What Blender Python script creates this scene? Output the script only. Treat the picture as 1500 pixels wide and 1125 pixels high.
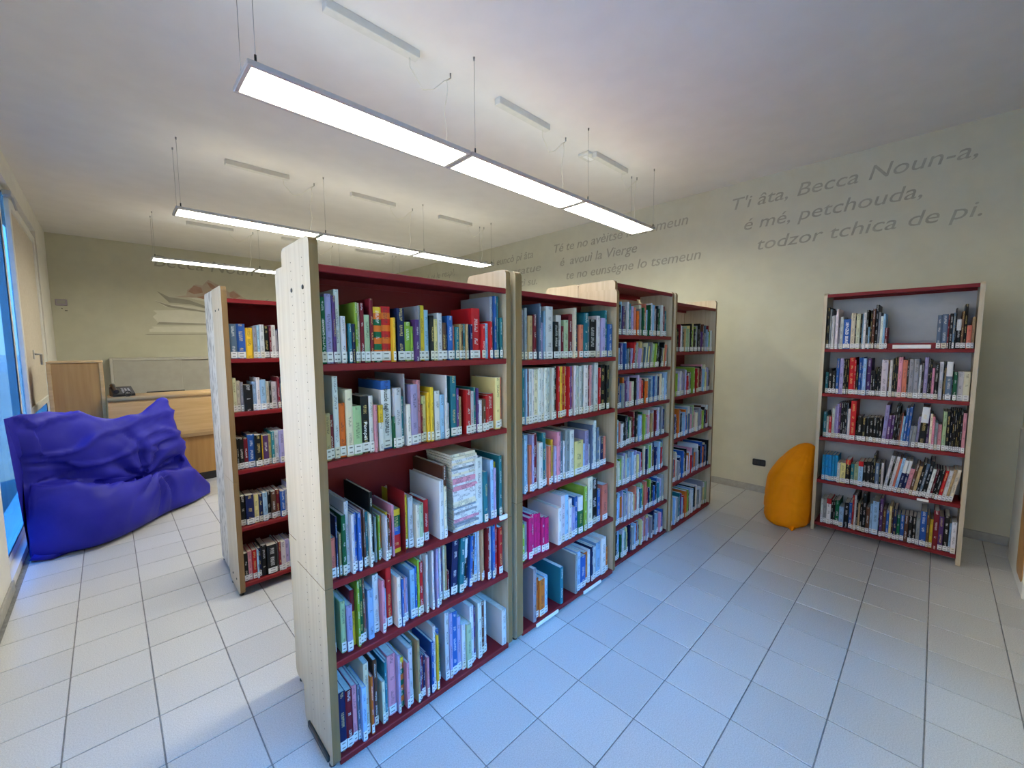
import bpy, math, random
from mathutils import Vector, Matrix, noise

# ------------------------------------------------------------------ reset
for o in list(bpy.data.objects):
    bpy.data.objects.remove(o, do_unlink=True)
scene = bpy.context.scene
COL = scene.collection
R = math.radians

# ------------------------------------------------------------------ camera
CAM = Vector((-1.5640, 0.0543, 1.6377))
YAW, PITCH, ROLL, FPX = 0.797808, 0.0873355, -0.0061935, 606.725
fwd = Vector((math.cos(YAW)*math.cos(PITCH), math.sin(YAW)*math.cos(PITCH), -math.sin(PITCH)))
rgt0 = Vector((math.sin(YAW), -math.cos(YAW), 0))
up0 = rgt0.cross(fwd)
rgt = math.cos(ROLL)*rgt0 + math.sin(ROLL)*up0
upv = -math.sin(ROLL)*rgt0 + math.cos(ROLL)*up0
cd = bpy.data.cameras.new('camera')
cd.sensor_width = 36
cd.lens = FPX/1500*36
cd.clip_start = 0.05
cam = bpy.data.objects.new('camera', cd)
COL.objects.link(cam)
M = Matrix((rgt, upv, -fwd)).transposed().to_4x4()
M.translation = CAM
cam.matrix_world = M
scene.camera = cam

def project(p):
    d = Vector(p) - CAM
    z = d.dot(fwd)
    if z < 0.05:
        return None
    return 750 + FPX*d.dot(rgt)/z, 562.5 - FPX*d.dot(upv)/z, z

# ------------------------------------------------------------------ world, exposure
ZENITH, HORIZON, SKY_STRENGTH = (0.04, 0.34, 1.0), (0.16, 0.187, 0.225), 46.0
SUN_STRENGTH, SUN_DIR = 95.0, (0.75, 0.60, 0.80)
LAMP_COLOR, LAMP_DOWN, LAMP_UP = (1.0, 0.96, 0.78), 26.5, 2.4
EXPOSURE = 0.0
world = bpy.data.worlds.new('sky')
scene.world = world
world.use_nodes = True
wn = world.node_tree
bg = wn.nodes['Background']
tcw = wn.nodes.new('ShaderNodeTexCoord'); sxw = wn.nodes.new('ShaderNodeSeparateXYZ')
mrw = wn.nodes.new('ShaderNodeMapRange'); mrw.inputs[1].default_value = 0.0; mrw.inputs[2].default_value = 0.45
mxw = wn.nodes.new('ShaderNodeMix'); mxw.data_type = 'RGBA'
mxw.inputs['A'].default_value = HORIZON + (1,); mxw.inputs['B'].default_value = ZENITH + (1,)
wn.links.new(tcw.outputs['Generated'], sxw.inputs[0]); wn.links.new(sxw.outputs[2], mrw.inputs[0])
wn.links.new(mrw.outputs[0], mxw.inputs['Factor']); wn.links.new(mxw.outputs['Result'], bg.inputs[0])
bg.inputs[1].default_value = SKY_STRENGTH
sun_d = bpy.data.lights.new('sun', 'SUN')
sun_d.energy = SUN_STRENGTH; sun_d.angle = .01; sun_d.color = (1.0, .80, .52)
sun = bpy.data.objects.new('sun', sun_d)
COL.objects.link(sun)
sun.rotation_euler = Vector(SUN_DIR).to_track_quat('Z', 'Y').to_euler()
sun.location = (4, 12, 12)
vs = scene.view_settings
vs.view_transform = 'Standard'
vs.look = 'None'
vs.exposure = EXPOSURE
vs.gamma = 1
vs.use_curve_mapping = False

# ------------------------------------------------------------------ helpers
def tag(o, label=None, cat=None, group=None, kind=None):
    if label: o['label'] = label
    if cat: o['category'] = cat
    if group: o['group'] = group
    if kind: o['kind'] = kind
    return o

def empty(name, loc=(0, 0, 0), rz=0, label=None, cat=None, group=None, kind=None, parent=None):
    o = bpy.data.objects.new(name, None)
    COL.objects.link(o)
    o.location = loc
    o.rotation_euler = (0, 0, rz)
    o.empty_display_size = 0.1
    if parent: o.parent = parent
    return tag(o, label, cat, group, kind)

def place(name, me, parent=None, loc=(0, 0, 0), rot=(0, 0, 0)):
    o = bpy.data.objects.new(name, me)
    COL.objects.link(o)
    o.location = loc
    o.rotation_euler = rot
    if parent: o.parent = parent
    return o

class MB:
    """collects faces, then builds one mesh"""
    def __init__(s):
        s.v, s.f, s.m, s.sm = [], [], [], []
        s.c, s.t, s.uv = [], [], []
        s.attr = False
    def face(s, idx, mi=0, smooth=False, c=None, t=None, uv=None):
        s.f.append(idx); s.m.append(mi); s.sm.append(smooth)
        s.c.append(c); s.t.append(t); s.uv.append(uv)
        if c is not None: s.attr = True
    def box(s, x0, x1, y0, y1, z0, z1, mi=0, bev=0.0, M=None):
        b = min(bev, (x1-x0)*.45, (y1-y0)*.45, (z1-z0)*.45)
        base = len(s.v)
        if b <= 0:
            P = [(x, y, z) for z in (z0, z1) for y in (y0, y1) for x in (x0, x1)]
            F = [(0,2,3,1),(4,5,7,6),(0,1,5,4),(2,6,7,3),(0,4,6,2),(1,3,7,5)]
        else:
            P = []; idx = {}
            xs, ys, zs = (x0, x1), (y0, y1), (z0, z1)
            for i in (0, 1):
                for j in (0, 1):
                    for k in (0, 1):
                        sx, sy, sz = (b, -b)[i], (b, -b)[j], (b, -b)[k]
                        X, Y, Z = xs[i], ys[j], zs[k]
                        idx[i,j,k,0] = len(P); P.append((X, Y+sy, Z+sz))
                        idx[i,j,k,1] = len(P); P.append((X+sx, Y, Z+sz))
                        idx[i,j,k,2] = len(P); P.append((X+sx, Y+sy, Z))
            F = []
            for i in (0, 1):
                q = [idx[i,0,0,0], idx[i,1,0,0], idx[i,1,1,0], idx[i,0,1,0]]
                F.append(q if i else q[::-1])
                q = [idx[0,i,0,1], idx[0,i,1,1], idx[1,i,1,1], idx[1,i,0,1]]
                F.append(q if i else q[::-1])
                q = [idx[0,0,i,2], idx[1,0,i,2], idx[1,1,i,2], idx[0,1,i,2]]
                F.append(q if i else q[::-1])
            for a in (0, 1):
                for c in (0, 1):
                    fl = (a + c) % 2
                    q = [idx[a,c,0,0], idx[a,c,0,1], idx[a,c,1,1], idx[a,c,1,0]]
                    F.append(q[::-1] if fl else q)
                    q = [idx[a,0,c,0], idx[a,1,c,0], idx[a,1,c,2], idx[a,0,c,2]]
                    F.append(q[::-1] if fl else q)
                    q = [idx[0,a,c,1], idx[0,a,c,2], idx[1,a,c,2], idx[1,a,c,1]]
                    F.append(q[::-1] if fl else q)
                    for d in (0, 1):
                        q = [idx[a,c,d,0], idx[a,c,d,2], idx[a,c,d,1]]
                        F.append(q[::-1] if (a + c + d) % 2 else q)
        s.v += [tuple(M @ Vector(p)) for p in P] if M else P
        for q in F: s.face([base+i for i in q], mi)
        return s
    def prism(s, poly, axis, a0, a1, mi=0, smooth=False):
        """extrude a closed 2-d polygon along an axis; poly in the other two axes, cyclic order x>y>z>x"""
        n = len(poly); base = len(s.v)
        def P(p, a):
            return {'x': (a, p[0], p[1]), 'y': (p[1], a, p[0]), 'z': (p[0], p[1], a)}[axis]
        area = sum(poly[i][0]*poly[(i+1) % n][1]-poly[(i+1) % n][0]*poly[i][1] for i in range(n))
        if area < 0: poly = poly[::-1]
        s.v += [P(p, a0) for p in poly] + [P(p, a1) for p in poly]
        s.face([base+i for i in range(n)][::-1], mi)
        s.face([base+n+i for i in range(n)], mi)
        for i in range(n):
            j = (i+1) % n
            s.face([base+i, base+j, base+n+j, base+n+i], mi, smooth)
        return s
    def tube(s, pts, r, n=8, mi=0, caps=True):
        pts = [Vector(p) for p in pts]; base = len(s.v)
        rr = r if isinstance(r, (list, tuple)) else [r]*len(pts)
        for i, p in enumerate(pts):
            t = (pts[min(i+1, len(pts)-1)] - pts[max(i-1, 0)]).normalized()
            a = t.orthogonal().normalized() if i == 0 else (a - t*a.dot(t)).normalized()
            b = t.cross(a)
            for k in range(n):
                th = 2*math.pi*k/n
                s.v.append(tuple(p + rr[i]*(math.cos(th)*a + math.sin(th)*b)))
        for i in range(len(pts)-1):
            for k in range(n):
                l = (k+1) % n
                s.face([base+i*n+k, base+i*n+l, base+(i+1)*n+l, base+(i+1)*n+k], mi, True)
        if caps:
            s.face([base+k for k in range(n)][::-1], mi)
            s.face([base+(len(pts)-1)*n+k for k in range(n)], mi)
        return s
    def mesh(s, name, mats):
        me = bpy.data.meshes.new(name)
        me.from_pydata(s.v, [], s.f)
        for m in (mats if isinstance(mats, (list, tuple)) else [mats]): me.materials.append(m)
        me.polygons.foreach_set('material_index', s.m)
        me.polygons.foreach_set('use_smooth', s.sm)
        if s.attr:
            ca = me.color_attributes.new('bcol', 'FLOAT_COLOR', 'CORNER')
            ta = me.color_attributes.new('tcol', 'FLOAT_COLOR', 'CORNER')
            ul = me.uv_layers.new(name='uv')
            C, T, U = [], [], []
            for f, c, t, uv in zip(s.f, s.c, s.t, s.uv):
                n = len(f)
                c = (c or (1, 1, 1)); t = (t or (0, 0, 0))
                C += [c[0], c[1], c[2], 1]*n
                T += [t[0], t[1], t[2], 1]*n
                if uv: 
                    for q in uv: U += [q[0], q[1]]
                else: U += [-1, 0]*n
            ca.data.foreach_set('color', C)
            ta.data.foreach_set('color', T)
            ul.data.foreach_set('uv', U)
        me.update()
        return me
    def build(s, name, mats, parent=None, loc=(0, 0, 0), rot=(0, 0, 0)):
        return place(name, s.mesh(name, mats), parent, loc, rot)

def rounded(x0, x1, y0, y1, r, n=4, corners=(1, 1, 1, 1)):
    """polygon of a rectangle, corners order (x0,y0) (x1,y0) (x1,y1) (x0,y1)"""
    out = []
    C = [(x0+r, y0+r, math.pi), (x1-r, y0+r, 1.5*math.pi), (x1-r, y1-r, 0), (x0+r, y1-r, .5*math.pi)]
    S = [(x0, y0), (x1, y0), (x1, y1), (x0, y1)]
    for i in range(4):
        if not corners[i]:
            out.append(S[i]); continue
        cx, cy, a = C[i]
        for k in range(n+1):
            t = a + k/n*math.pi/2
            out.append((cx+r*math.cos(t), cy+r*math.sin(t)))
    return out

# ------------------------------------------------------------------ materials
def mat(name, color=(.8, .8, .8), rough=.5, metal=0.0, spec=.5):
    m = bpy.data.materials.new(name)
    m.use_nodes = True
    b = m.node_tree.nodes['Principled BSDF']
    b.inputs['Base Color'].default_value = tuple(color) + (1,)
    b.inputs['Roughness'].default_value = rough
    b.inputs['Metallic'].default_value = metal
    b.inputs['Specular IOR Level'].default_value = spec
    return m

def N(m, t, **kw):
    n = m.node_tree.nodes.new(t)
    for k, v in kw.items(): setattr(n, k, v)
    return n
def L(m, a, b): m.node_tree.links.new(a, b)
def bsdf(m): return m.node_tree.nodes['Principled BSDF']

def noisy(name, c1, c2, scale=20, rough=.6, detail=3, bump=0.0, bscale=None, stretch=(1, 1, 1), metal=0.0, spec=.5, lo=.35, hi=.65):
    m = mat(name, c1, rough, metal, spec)
    tc = N(m, 'ShaderNodeTexCoord')
    mp = N(m, 'ShaderNodeMapping'); mp.inputs['Scale'].default_value = stretch
    nz = N(m, 'ShaderNodeTexNoise'); nz.inputs['Scale'].default_value = scale; nz.inputs['Detail'].default_value = detail
    rp = N(m, 'ShaderNodeValToRGB')
    rp.color_ramp.elements[0].position = lo; rp.color_ramp.elements[1].position = hi
    rp.color_ramp.elements[0].color = tuple(c1) + (1,); rp.color_ramp.elements[1].color = tuple(c2) + (1,)
    L(m, tc.outputs['Object'], mp.inputs[0]); L(m, mp.outputs[0], nz.inputs['Vector'])
    L(m, nz.outputs['Fac'], rp.inputs[0]); L(m, rp.outputs[0], bsdf(m).inputs['Base Color'])
    if bump:
        n2 = N(m, 'ShaderNodeTexNoise'); n2.inputs['Scale'].default_value = bscale or scale*3; n2.inputs['Detail'].default_value = 4
        L(m, tc.outputs['Object'], n2.inputs['Vector'])
        bp = N(m, 'ShaderNodeBump'); bp.inputs['Strength'].default_value = bump; bp.inputs['Distance'].default_value = .01
        L(m, n2.outputs['Fac'], bp.inputs['Height']); L(m, bp.outputs[0], bsdf(m).inputs['Normal'])
    return m

def wood(name, c1, c2, rough=.42, stretch=(38, 38, 1.6), scale=1.0):
    return noisy(name, c1, c2, scale, rough, 5, .04, 60, stretch, lo=.3, hi=.72)

MAT = {}
MAT['wall'] = noisy('sage_wall_paint', (.53, .515, .40), (.56, .545, .425), 6, .85, 4, .05, 160)
MAT['wall_white'] = noisy('white_wall_paint', (.72, .70, .66), (.76, .74, .70), 6, .85, 4, .05, 160)
MAT['ceiling'] = noisy('ceiling_paint', (.72, .70, .68), (.75, .73, .71), 5, .9, 4, .08, 180)
MAT['grout'] = noisy('grout', (.20, .20, .20), (.27, .27, .27), 30, .9)
MAT['baseboard'] = noisy('grey_baseboard', (.33, .32, .29), (.38, .37, .34), 30, .5)
MAT['wood'] = wood('pale_ash_wood', (.44, .365, .25), (.54, .465, .34))
MAT['wood_edge'] = wood('shaded_varnished_edge_wood', (.19, .11, .040), (.25, .15, .062), .5)  # varnished edge, its brown deepened to carry the shade on the fronts
MAT['particle'] = noisy('raw_particle_board', (.66, .64, .58), (.40, .38, .33), 26, .7, 6, .25, 40, (1, 1, .45), lo=.50, hi=.60)
MAT['desk'] = wood('honey_desk_wood', (.58, .35, .135), (.70, .46, .21), .35, (2.2, 30, 30))
MAT['desk_dark'] = wood('oak_desk_wood', (.42, .205, .055), (.52, .285, .09), .4, (25, 25, 1.4))
MAT['red'] = noisy('red_enamel_metal', (.185, .010, .014), (.205, .013, .017), 8, .5, 2, .02, 90, spec=.22)
MAT['grey_back'] = noisy('grey_back_sheet', (.40, .42, .44), (.44, .46, .48), 10, .5)
MAT['black'] = noisy('black_plastic', (.012, .012, .014), (.02, .02, .022), 40, .4)
MAT['alu'] = noisy('aluminium', (.52, .52, .54), (.57, .57, .59), 30, .35, 2, 0, None, (1, 1, 1), .6)
MAT['steel'] = mat('steel_wire', (.35, .35, .36), .35, .8)
MAT['cable'] = mat('pale_cable', (.72, .70, .62), .5)
MAT['driver'] = noisy('driver_box_enamel', (.62, .61, .57), (.66, .65, .61), 20, .5)
MAT['white'] = noisy('white_lacquer', (.74, .74, .72), (.79, .79, .77), 12, .35)
MAT['blind'] = noisy('cream_blind_cloth', (.58, .52, .44), (.64, .58, .50), 40, .8, 3, .05, 300)
MAT['gasket'] = mat('dark_gasket', (.03, .03, .035), .6)
MAT['cabinet'] = noisy('grey_cabinet_enamel', (.33, .315, .27), (.36, .345, .30), 8, .45)
MAT['cabinet_frame'] = noisy('grey_cabinet_frame', (.42, .40, .35), (.46, .44, .39), 8, .45)
MAT['blue'] = noisy('blue_coated_nylon', (.019, .019, .34), (.030, .030, .44), 3, .45, 3, .10, 22, spec=.2)
MAT['orange'] = noisy('orange_coated_nylon', (.85, .27, .002), (.94, .32, .004), 4, .6, 3, .15, 30, spec=.15)
MAT['letters'] = noisy('grey_letter_paint', (.32, .305, .245), (.38, .365, .295), 14, .8)
MAT['sticker'] = mat('blue_grey_sticker', (.10, .13, .19), .5)
MAT['paper'] = noisy('book_paper', (.60, .57, .49), (.70, .67, .60), 60, .9, 2, .1, 500, (1, 1, .1))
MAT['strip'] = noisy('white_strip_print', (.82, .82, .80), (.78, .78, .76), 20, .5)
MAT['lilac'] = mat('lilac_plate', (.36, .31, .36), .5)
MAT['page_light'] = noisy('mural_page_paint', (.66, .645, .54), (.70, .685, .58), 8, .85)
MAT['page_shade'] = noisy('mural_page_line_paint', (.33, .315, .25), (.37, .355, .29), 8, .85)
MAT['rock'] = noisy('mural_rock_paint', (.47, .37, .29), (.52, .44, .35), 7, .85)
MAT['rock_red'] = noisy('mural_red_rock_paint', (.39, .23, .165), (.44, .28, .21), 9, .85)
MAT['outside'] = mat('lamp_lens', (.8, .8, .8), .5)

def emitter(name, col, st):
    m = bpy.data.materials.new(name); m.use_nodes = True
    nt = m.node_tree; nt.nodes.clear()
    e = nt.nodes.new('ShaderNodeEmission'); o = nt.nodes.new('ShaderNodeOutputMaterial')
    e.inputs[0].default_value = tuple(col) + (1,); e.inputs[1].default_value = st
    nt.links.new(e.outputs[0], o.inputs[0])
    return m
MAT['lamp_down'] = emitter('lamp_diffuser', LAMP_COLOR, LAMP_DOWN)
MAT['lamp_up'] = emitter('lamp_uplight', LAMP_COLOR, LAMP_UP)

def glass(name, tint, gloss=None):
    m = bpy.data.materials.new(name); m.use_nodes = True
    nt = m.node_tree; nt.nodes.clear()
    o = nt.nodes.new('ShaderNodeOutputMaterial'); mx = nt.nodes.new('ShaderNodeMixShader')
    t = nt.nodes.new('ShaderNodeBsdfTransparent'); g = nt.nodes.new('ShaderNodeBsdfGlossy')
    fr = nt.nodes.new('ShaderNodeFresnel'); fr.inputs[0].default_value = 1.35
    t.inputs[0].default_value = tint + (1,); g.inputs['Roughness'].default_value = .02
    if gloss is None: nt.links.new(fr.outputs[0], mx.inputs[0])
    else: mx.inputs[0].default_value = gloss
    nt.links.new(t.outputs[0], mx.inputs[1])
    nt.links.new(g.outputs[0], mx.inputs[2]); nt.links.new(mx.outputs[0], o.inputs[0])
    return m
MAT['glass'] = glass('clear_glass', (.92, .95, .97))
MAT['glass_tint'] = glass('sky_dimming_glass', (.20, .29, .34), .05)  # blue tint added to dim the bright sky seen through the panes
MAT['bounce_wall'] = noisy('bounce_wall_render', (.21, .195, .16), (.25, .23, .195), 2, .9)  # surface of the added bounce wall outside
MAT['sky_blocker'] = noisy('dark_sky_blocker', (.03, .05, .025), (.06, .08, .04), 8, .9)  # dark surface of the added light-blocking wall outside
MAT['ground'] = noisy('grey_paving', (.12, .115, .10), (.15, .142, .128), 1.5, .9)

def tile_material():
    m = mat('grey_porcelain_tile', (.6, .6, .6), .30)
    tc = N(m, 'ShaderNodeTexCoord'); oi = N(m, 'ShaderNodeObjectInfo'); ge = N(m, 'ShaderNodeNewGeometry')
    n1 = N(m, 'ShaderNodeTexNoise'); n1.inputs['Scale'].default_value = 210; n1.inputs['Detail'].default_value = 3
    n2 = N(m, 'ShaderNodeTexNoise'); n2.inputs['Scale'].default_value = 2.2; n2.inputs['Detail'].default_value = 3
    L(m, ge.outputs['Position'], n1.inputs['Vector']); L(m, ge.outputs['Position'], n2.inputs['Vector'])
    r = N(m, 'ShaderNodeValToRGB')
    r.color_ramp.elements[0].position = .33; r.color_ramp.elements[1].position = .62
    r.color_ramp.elements[0].color = (.49, .485, .475, 1); r.color_ramp.elements[1].color = (.63, .625, .61, 1)
    L(m, n1.outputs['Fac'], r.inputs[0])
    mr = N(m, 'ShaderNodeMapRange'); mr.inputs[3].default_value = .94; mr.inputs[4].default_value = 1.05
    L(m, oi.outputs['Random'], mr.inputs[0])
    mm = N(m, 'ShaderNodeVectorMath', operation='SCALE')
    L(m, r.outputs[0], mm.inputs[0]); L(m, mr.outputs[0], mm.inputs['Scale'])
    L(m, mm.outputs[0], bsdf(m).inputs['Base Color'])
    m2 = N(m, 'ShaderNodeMapRange'); m2.inputs[3].default_value = .22; m2.inputs[4].default_value = .46
    L(m, n2.outputs['Fac'], m2.inputs[0]); L(m, m2.outputs[0], bsdf(m).inputs['Roughness'])
    bp = N(m, 'ShaderNodeBump'); bp.inputs['Strength'].default_value = .05; bp.inputs['Distance'].default_value = .004
    L(m, n1.outputs['Fac'], bp.inputs['Height']); L(m, bp.outputs[0], bsdf(m).inputs['Normal'])
    return m
MAT['tile'] = tile_material()

def cover_material():
    m = mat('printed_book_cover', (.5, .5, .5), .55, 0, .25)
    a = N(m, 'ShaderNodeAttribute', attribute_name='bcol'); t = N(m, 'ShaderNodeAttribute', attribute_name='tcol')
    uv = N(m, 'ShaderNodeUVMap', uv_map='uv'); sp = N(m, 'ShaderNodeSeparateXYZ')
    L(m, uv.outputs[0], sp.inputs[0])
    def math_(op, a_, b_=None, c_=None):
        n = N(m, 'ShaderNodeMath', operation=op)
        for i, q in enumerate((a_, b_, c_)):
            if q is None: continue
            if isinstance(q, (int, float)): n.inputs[i].default_value = q
            else: L(m, q, n.inputs[i])
        return n.outputs[0]
    u, v = sp.outputs[0], sp.outputs[1]
    inu = math_('LESS_THAN', math_('ABSOLUTE', math_('SUBTRACT', u, .5)), .24)
    cx = N(m, 'ShaderNodeCombineXYZ')
    L(m, math_('MULTIPLY', u, 2.2), cx.inputs[0]); L(m, math_('MULTIPLY', v, 430.0), cx.inputs[1])
    n1 = N(m, 'ShaderNodeTexNoise'); n1.inputs['Scale'].default_value = 1; n1.inputs['Detail'].default_value = 1
    L(m, cx.outputs[0], n1.inputs['Vector'])
    n2 = N(m, 'ShaderNodeTexNoise', noise_dimensions='1D'); n2.inputs['Scale'].default_value = 16; n2.inputs['Detail'].default_value = 0
    L(m, v, n2.inputs['W'])
    k = math_('MULTIPLY', math_('GREATER_THAN', n1.outputs['Fac'], .5), math_('GREATER_THAN', n2.outputs['Fac'], .50))
    k = math_('MULTIPLY', math_('MULTIPLY', k, inu), .6)
    mx = N(m, 'ShaderNodeMix', data_type='RGBA')
    L(m, k, mx.inputs['Factor']); L(m, a.outputs['Color'], mx.inputs['A']); L(m, t.outputs['Color'], mx.inputs['B'])
    L(m, mx.outputs['Result'], bsdf(m).inputs['Base Color'])
    return m
MAT['cover'] = cover_material()

def label_material():
    m = mat('call_number_label', (.8, .8, .8), .5)
    a = N(m, 'ShaderNodeAttribute', attribute_name='bcol')
    uv = N(m, 'ShaderNodeUVMap', uv_map='uv'); sp = N(m, 'ShaderNodeSeparateXYZ')
    L(m, uv.outputs[0], sp.inputs[0])
    w = N(m, 'ShaderNodeMath', operation='PINGPONG'); w.inputs[1].default_value = .25
    L(m, sp.outputs[1], w.inputs[0])
    g = N(m, 'ShaderNodeMath', operation='GREATER_THAN'); g.inputs[1].default_value = .185
    L(m, w.outputs[0], g.inputs[0])
    s1 = N(m, 'ShaderNodeMath', operation='SUBTRACT'); s1.inputs[1].default_value = .5
    L(m, sp.outputs[0], s1.inputs[0])
    s2 = N(m, 'ShaderNodeMath', operation='ABSOLUTE'); L(m, s1.outputs[0], s2.inputs[0])
    s3 = N(m, 'ShaderNodeMath', operation='LESS_THAN'); s3.inputs[1].default_value = .26; L(m, s2.outputs[0], s3.inputs[0])
    mu = N(m, 'ShaderNodeMath', operation='MULTIPLY'); L(m, g.outputs[0], mu.inputs[0]); L(m, s3.outputs[0], mu.inputs[1])
    m8 = N(m, 'ShaderNodeMath', operation='MULTIPLY'); m8.inputs[1].default_value = .8; L(m, mu.outputs[0], m8.inputs[0])
    mx = N(m, 'ShaderNodeMix', data_type='RGBA'); mx.inputs['B'].default_value = (.03, .03, .03, 1)
    L(m, m8.outputs[0], mx.inputs['Factor']); L(m, a.outputs['Color'], mx.inputs['A'])
    L(m, mx.outputs['Result'], bsdf(m).inputs['Base Color'])
    return m
MAT['label'] = label_material()

# ------------------------------------------------------------------ the room
X0, X1, Y0, Y1, H = -2.13, 3.60, -0.45, 9.72, 3.45
WT = 0.25
def structure(o): o['kind'] = 'structure'; return o

# floor: grout bed with 30 cm porcelain tiles laid on it
TS, JW = 0.30, 0.0055
floor = structure(MB().box(X0-WT, X1+WT, Y0-WT, Y1+WT, -.12, -.0035).build('floor', MAT['grout']))
def tile_mesh():
    b = MB(); s = TS-JW; h = s/2
    b.box(-h, h, -h, h, -.010, 0, 0, .0016)
    return b.mesh('tile', MAT['tile'])
tiles = []
for i in range(-7, 12):
    for j in range(-2, 33):
        x0, x1 = max(i*TS, X0), min((i+1)*TS, X1)
        y0, y1 = max(j*TS, Y0), min((j+1)*TS, Y1)
        if x1-x0 < .02 or y1-y0 < .02: continue
        c = Vector(((x0+x1)/2, (y0+y1)/2, 0))
        p = project(c); a = 0
        if p and -60 < p[0] < 1560 and p[1] < 1200:
            a = (x1-x0)*(y1-y0)*CAM.z/p[2]**3
            for (bx0, bx1, by0, by1, bz) in ((-1.0, 2.8, 1.62, 2.2, 1.9), (2.88, 3.15, -.13, .74, 2.0), (-1.0, -.1, 3.2, 3.9, 1.95), (-2.1, -1, 5.0, 5.8, .6)):
                d = c - CAM; inside = False
                for k in range(1, 101):
                    q = CAM + d*k/100
                    if bx0 < q.x < bx1 and by0 < q.y < by1 and q.z < bz: inside = True; break
                if inside: a *= .02
        tiles.append((a, x0, x1, y0, y1))
tiles.sort(key=lambda t: -t[0])
full = tile_mesh()
rest = MB()
for n, (a, x0, x1, y0, y1) in enumerate(tiles):
    whole = (x1-x0 > TS-.001 and y1-y0 > TS-.001)
    if n < 300 and a > 0:
        if whole: place('tile', full, floor, ((x0+x1)/2, (y0+y1)/2, 0))
        else:
            hx, hy = (x1-x0-JW)/2, (y1-y0-JW)/2
            MB().box(-hx, hx, -hy, hy, -.010, 0, 0, .0016).build('tile', MAT['tile'], floor, ((x0+x1)/2, (y0+y1)/2, 0))
    else:
        rest.box(x0+JW/2, x1-JW/2, y0+JW/2, y1-JW/2, -.010, 0, 0, .0016)
tag(rest.build('tiles', MAT['tile'], floor), kind='stuff')

structure(MB().box(X0-WT, X1+WT, Y0-WT, Y1+WT, H, H+.2).build('ceiling', MAT['ceiling']))
wall_right = structure(MB().box(X1, X1+WT, Y0-WT, Y1+WT, -.12, H).build('wall_right', MAT['wall']))
wall_back = structure(MB().box(X0-WT, X1, Y1, Y1+WT, -.12, H).build('wall_back', MAT['wall']))
# near wall with a glazed door, inferred from the light, behind the photographer
D1 = (-1.95, 1.45, 0.06, 2.52)
wf = MB()
for (p, q) in ((X0-WT, D1[0]), (D1[1], X1)): wf.box(p, q, Y0-WT, Y0, -.12, H)
wf.box(D1[0], D1[1], Y0-WT, Y0, D1[3], H); wf.box(D1[0], D1[1], Y0-WT, Y0, -.12, D1[2])
wall_front = structure(wf.build('wall_front', MAT['wall']))
structure(MB().box(-300, 300, -300, 300, -.6, -.3).build('ground', MAT['ground']))
structure(MB().box(-15, -14, -60, 60, -.3, 13.5).build('wall_added_bounce', MAT['bounce_wall']))  # added unseen wall: hides blue sky, bounces neutral light into the left window
structure(MB().box(-11, 14, -5.6, -5.0, -.3, 4.9).build('wall_added_blocker', MAT['sky_blocker']))  # added unseen wall: keeps low sky light off the upper shelves
# window wall
W1 = (4.38, 8.42, 0.06, 3.20)
W2 = (-0.25, 3.50, 0.80, 2.85)
wl = MB()
for (a, b) in ((Y0, W2[0]), (W2[1], W1[0]), (W1[1], Y1)): wl.box(X0-WT, X0, a, b, -.12, H)
for w in (W1, W2):
    wl.box(X0-WT, X0, w[0], w[1], w[3], H); wl.box(X0-WT, X0, w[0], w[1], -.12, w[2])
wall_left = structure(wl.build('wall_left', MAT['wall_white']))
# baseboards
structure(MB().box(X1-.014, X1, Y0, Y1, 0, .075, 0, .003).build('baseboard_right', MAT['baseboard']))
structure(MB().box(X0, X1-.014, Y1-.014, Y1, 0, .075, 0, .003).build('baseboard_back', MAT['baseboard']))
structure(MB().box(D1[1], X1-.014, Y0, Y0+.014, 0, .075, 0, .003).build('baseboard_front', MAT['baseboard']))
structure(MB().box(X0, X0+.014, Y0, W1[0], 0, .075, 0, .003).build('baseboard_left', MAT['baseboard']))

# windows: frame plane a few centimetres behind the wall face
XG = -2.175
def window(name, w, posts, loc, rz, gl):
    root = structure(empty(name, loc, rz))
    y0, y1, z0, z1 = 0, w[1]-w[0], 0, w[3]-w[2]
    fr = MB(); t = .06
    fr.box(-.06, 0, y0, y0+t, z0, z1, 0, .004); fr.box(-.06, 0, y1-t, y1, z0, z1, 0, .004)
    fr.box(-.06, 0, y0+t, y1-t, z1-t, z1, 0, .004); fr.box(-.06, 0, y0+t, y1-t, z0, z0+t, 0, .004)
    for p in posts: fr.box(-.06, 0, p-.035, p+.035, z0+t, z1-t, 0, .004)
    fr.build('window_frame', MAT['white'], root)
    ed = [y0+t] + [q for p in posts for q in (p-.035, p+.035)] + [y1-t]
    for k in range(0, len(ed), 2):
        MB().box(-.010, -.005, ed[k], ed[k+1], z0+t, z1-t).build('pane', MAT[gl], root)
        g = MB(); e = .010
        g.box(-.005, -.001, ed[k], ed[k]+e, z0+t, z1-t); g.box(-.005, -.001, ed[k+1]-e, ed[k+1], z0+t, z1-t)
        g.box(-.005, -.001, ed[k]+e, ed[k+1]-e, z0+t, z0+t+e); g.box(-.005, -.001, ed[k]+e, ed[k+1]-e, z1-t-e, z1-t)
        g.build('gasket', MAT['gasket'], root)
    return root
win1 = window('window_1', W1, [1.75], (XG, W1[0], W1[2]), 0, 'glass_tint')
window('window_2', W2, [1.2, 2.35], (XG, W2[0], W2[2]), 0, 'glass')
window('window_3', D1, [1.0, 1.95], (D1[1], Y0-.045, D1[2]), math.pi/2, 'glass')
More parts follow.
